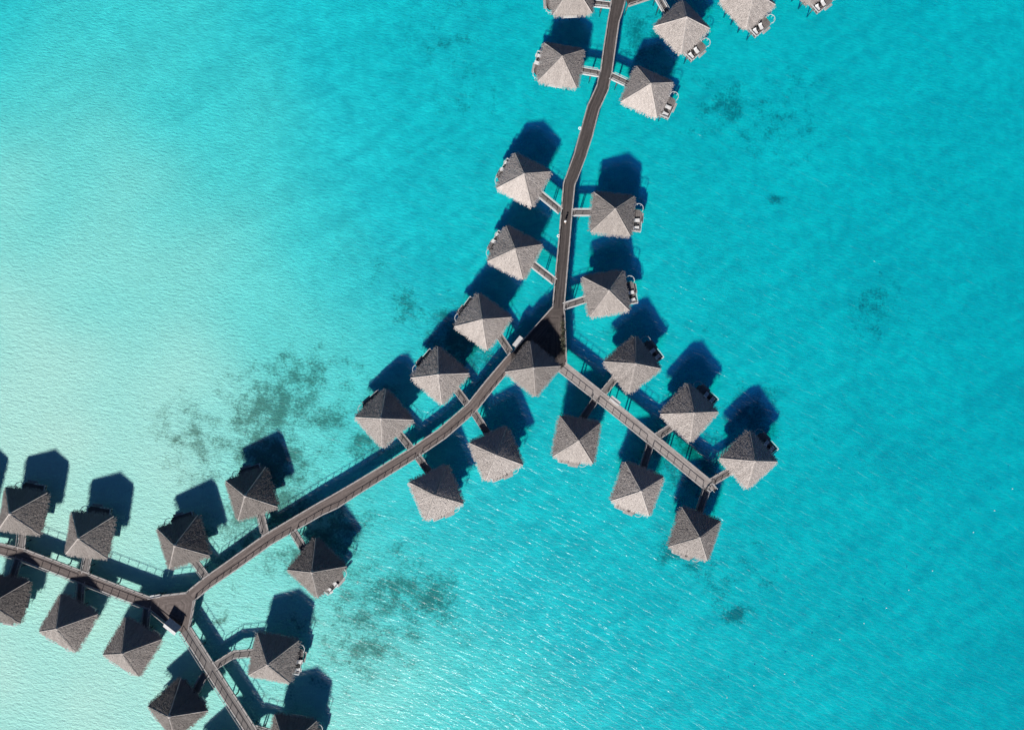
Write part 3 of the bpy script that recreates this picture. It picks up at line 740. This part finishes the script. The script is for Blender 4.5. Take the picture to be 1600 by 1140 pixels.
b = MB()
for s in (-1, 1):
    a0, a1, b0, b1 = Vector((-1.7, s * 1.2, 3.5)), Vector((1.7, s * 1.2, 3.5)), Vector((-1.7, 0, 4.6)), Vector((1.7, 0, 4.6))
    n_ = Vector((0, s * .68, .73)) * .08
    f = [a0, a1, b1, b0]
    b.face([v + n_ for v in f] if s < 0 else [v + n_ for v in f[::-1]]); b.face(f if s > 0 else f[::-1])
    b.face([a0, a0 + n_, a1 + n_, a1]); b.face([a0, b0, b0 + n_, a0 + n_]); b.face([a1, a1 + n_, b1 + n_, b1])
b.build('roof', M['metal'], t)
b = MB(); b.face([(-1.45, -.9, 3.55), (-1.45, .9, 3.55), (-1.45, 0, 4.4)]); b.face([(1.45, .9, 3.55), (1.45, -.9, 3.55), (1.45, 0, 4.4)]); b.build('gable', M['wall'], t)
b = MB(); b.box(-.4, .4, .903, .94, 1.95, 3.45); dr = b.build('door', M['frame'], t); b = MB(); b.box(.25, .3, .943, 1.0, 2.6, 2.75); b.build('handle', M['metal'], dr)
for x in (-1.2, 1.2):
    for y in (-.7, .7): inst('pile', PILE_THIN, t, (x, y, 1.9))
tag(t, 'small gabled service hut beside the triangular landing', 'hut')

def stairs(px, py, ax, ay, label):
    p = P(px, py, ZD); t = empty('water_stairs', (p.x, p.y, 0), ang(ax, ay))
    b = MB(); b.box(0.05, .9, -.95, .95, ZD - .22, ZD - .06); b.build('landing', M['deck_pale'], t)
    for k in range(6):
        b = MB(); b.box(.92 + k * .28, 1.18 + k * .28, -.15, .85, ZD - .40 - k * .3, ZD - .34 - k * .3); b.build('step', M['deck_pale'], t)
    b = MB()
    for y in (-.2, .9): b.beam((.85, y, ZD - .2), (2.7, y, .2), .06, .2)
    b.build('stringer', M['rail'], t)
    b = MB()
    for y in (-.95, .95): b.beam((.1, y, ZD + .85), (.95, y, ZD + .85), .12, .06); b.beam((.15, y, ZD + .8), (.15, y, ZD - .06), .08, .08); b.beam((.9, y, ZD + .8), (.9, y, ZD - .06), .08, .08)
    b.beam((.95, -.95, ZD + .85), (.95, -.2, ZD + .85), .12, .06)
    for y in (-.2, .9): b.beam((.95, y, ZD + .8), (2.5, y, 1.1), .09, .06); b.beam((2.45, y, 1.1), (2.45, y, .35), .07, .07)
    b.build('handrail', M['rail_white'], t)
    for y in (-.7, .7): inst('pile', PILE_THIN, t, (.7, y, ZD - .22))
    tag(t, label, 'stairs')
stairs(1107, 759, 10, 8, 'white railed water stairs at the dead end of the southeast walkway')
def life_ring(px, py, label):
    p = P(px, py, ZD + .95); b = MB(); b.torus((0, 0, 0), .28, .09); o = b.build('life_ring', M['ring'], None, True); o.location = p
    o.rotation_euler = (R(20), 0, 0); tag(o, label, 'life ring')
life_ring(906, 200.5, 'white life ring on the left railing above the walking person')
life_ring(872.5, 368.5, 'white life ring on the left railing below the walking person')

# potted shrubs on the east side of the junction platform
def make_shrub(seed):
    r = random.Random(seed); t = empty('potted_shrub')
    b = MB(); b.lathe([(0, 0), (.20, 0), (.28, .42), (.30, .45), (.26, .45), (.25, .38), (0, .38)], 14); b.build('pot', M['pot'], t)
    b = MB()
    for k in range(5):
        a = r.uniform(0, 6.28); b.tube((0, 0, .36), (math.cos(a) * .25, math.sin(a) * .25, r.uniform(.8, 1.1)), .02, .008, 5)
    b.build('stem', M['pile'], t)
    b = MB()
    for k in range(230):
        a = r.uniform(0, 6.28); e = r.uniform(-.3, 1.3); rr = r.uniform(.15, .55) * (1.2 if k % 3 else .7)
        c = Vector((math.cos(a) * math.cos(e) * rr, math.sin(a) * math.cos(e) * rr, .85 + math.sin(e) * rr))
        d = (c - Vector((0, 0, .6))).normalized(); d = (d + Vector((r.uniform(-.5, .5), r.uniform(-.5, .5), r.uniform(-.3, .3)))).normalized()
        s_ = d.orthogonal().normalized() * .055; L = r.uniform(.15, .3)
        b.face([c, c + d * L * .5 + s_, c + d * L, c + d * L * .5 - s_])
    b.build('foliage', M['leaf'], t)
    return t
SHR = tree_of(make_shrub(4)); fs_ = True
ORD = ['first', 'second', 'third', 'fourth', 'fifth', 'sixth', 'seventh', 'eighth']
for k in range(8):
    y = 505 + k * 6.7; x = 878.2 + (y - 505) * .035 + (-1) ** k * .5; p = P(x, y, ZD)
    if fs_: o = SHR[0]; fs_ = False
    else: o = copy_fast(SHR)[0]
    o.location = (p.x, p.y, ZD + .008); s = (1.0, .8, 1.15, .9, 1.1, .85, 1.05, .9)[k]; o.scale = (s, s, s); o.rotation_euler = (0, 0, k * 1.3)
    tag(o, 'potted shrub on the shaded junction platform, %s from the top of its row' % ORD[k], 'potted plant', 'potted shrubs along the junction railing')

# buoys marking the lagoon channel
def make_buoy():
    t = empty('marker_buoy')
    b = MB(); b.lathe([(0, -.12), (.09, -.09), (.13, 0), (.10, .08), (.04, .12), (.04, .16), (0, .16)], 12); b.build('float', M['buoy_white'], t, True)
    b = MB(); b.tube((0, 0, -.11), (.05, .05, -.5), .012, .012, 5); b.build('rope', M['rope'], t)
    return t
BU = tree_of(make_buoy()); fb = True
BUOY = [(1582,763),(1554,797),(1521,831),(1457,891),(1420,921),(1385,949),(1350,973),(1312,998),(1269,1023),(1226,1052),(1178,1070),(1136,1089)]
OB = ['first', 'second', 'third', 'fourth', 'fifth', 'sixth', 'seventh', 'eighth', 'ninth', 'tenth', 'eleventh', 'twelfth']
for k, (x, y) in enumerate(BUOY):
    if fb: o = BU[0]; fb = False
    else: o = copy_fast(BU)[0]
    o.location = P(x, y, 0); tag(o, 'tiny white float in the lower right buoy line, %s from its right end' % OB[k], 'buoy', 'floats in the buoy line')

# ------------------------------------------------------------------ the walking person
pp = P(883, 347, ZD + .9); t = empty('person', (pp.x, pp.y, ZD + .004), R(100))
def skin(name, verts, edges, material, parent, sub=2, root=0):
    me = bpy.data.meshes.new(name); me.from_pydata([v[:3] for v in verts], edges, []); o = bpy.data.objects.new(name, me)
    scene.collection.objects.link(o); o.parent = parent; me.materials.append(material)
    sk = o.modifiers.new('skin', 'SKIN'); sk.use_smooth_shade = True
    for i, v in enumerate(verts):
        me.skin_vertices[0].data[i].radius = (v[3], v[4] if len(v) > 4 else v[3]); me.skin_vertices[0].data[i].use_root = (i == root)
    s_ = o.modifiers.new('sub', 'SUBSURF'); s_.levels = s_.render_levels = sub
    return o
V = [(0,0,.95,.13,.16),(0,0,1.12,.11,.14),(.01,0,1.32,.12,.17),(.02,0,1.44,.08,.11),(.03,0,1.52,.05),(.05,0,1.60,.085,.075),(.055,0,1.70,.09,.08),(.05,0,1.76,.05),
 (0,.1,.88,.09),(.18,.1,.50,.06),(.05,.1,.10,.04),(.22,.1,.03,.035),(0,-.1,.88,.09),(-.05,-.1,.50,.06),(-.28,-.1,.14,.04),(-.14,-.1,.03,.035),
 (.01,.2,1.40,.055),(-.06,.26,1.12,.042),(.08,.28,.90,.03),(.13,.27,.84,.028),(.01,-.2,1.40,.055),(.06,-.26,1.12,.042),(.20,-.27,.92,.03),(.25,-.26,.87,.028)]
E = [(0,1),(1,2),(2,3),(3,4),(4,5),(5,6),(6,7),(0,8),(8,9),(9,10),(10,11),(0,12),(12,13),(13,14),(14,15),(2,16),(16,17),(17,18),(18,19),(2,20),(20,21),(21,22),(22,23)]
for hb, sy in ((19, 1), (23, -1)):
    bx, by, bz, _ = V[hb]
    for f in range(4):
        i = len(V); yy = by + (f - 1.5) * .02; L = (.07, .08, .078, .06)[f]
        V += [(bx + .01, yy, bz - .03, .010), (bx + .02, yy, bz - .03 - L * .6, .009), (bx + .035, yy, bz - .03 - L, .008)]; E += [(hb, i), (i, i + 1), (i + 1, i + 2)]
    i = len(V); V += [(bx + .03, by - sy * .02, bz, .011), (bx + .055, by - sy * .03, bz - .035, .009)]; E += [(hb, i), (i, i + 1)]
body = skin('body', V, E, M['skin'], t)
skin('shirt', [(0,0,.93,.155,.19),(0,0,1.12,.14,.17),(.01,0,1.32,.145,.19),(.02,0,1.45,.10,.13),(.01,.2,1.40,.08),(-.03,.235,1.24,.075),(.01,-.2,1.40,.08),(.04,-.235,1.24,.075)],
     [(0,1),(1,2),(2,3),(2,4),(4,5),(2,6),(6,7)], M['cloth'], t)
skin('shorts', [(0,0,.97,.15,.18),(.0,.1,.86,.11),(.10,.1,.66,.095),(0,-.1,.86,.11),(-.03,-.1,.66,.095)], [(0,1),(1,2),(0,3),(3,4)], M['cloth_beige'], t)
b = MB(); b.lathe([(.24, 1.72), (.235, 1.735), (.115, 1.755), (.105, 1.83), (.06, 1.86), (0, 1.865)], 18, (.05, 0, 0)); b.build('sun_hat', M['cloth'], t, True)
tag(t, 'person in a white shirt and sun hat walking on the dark upper walkway', 'person')
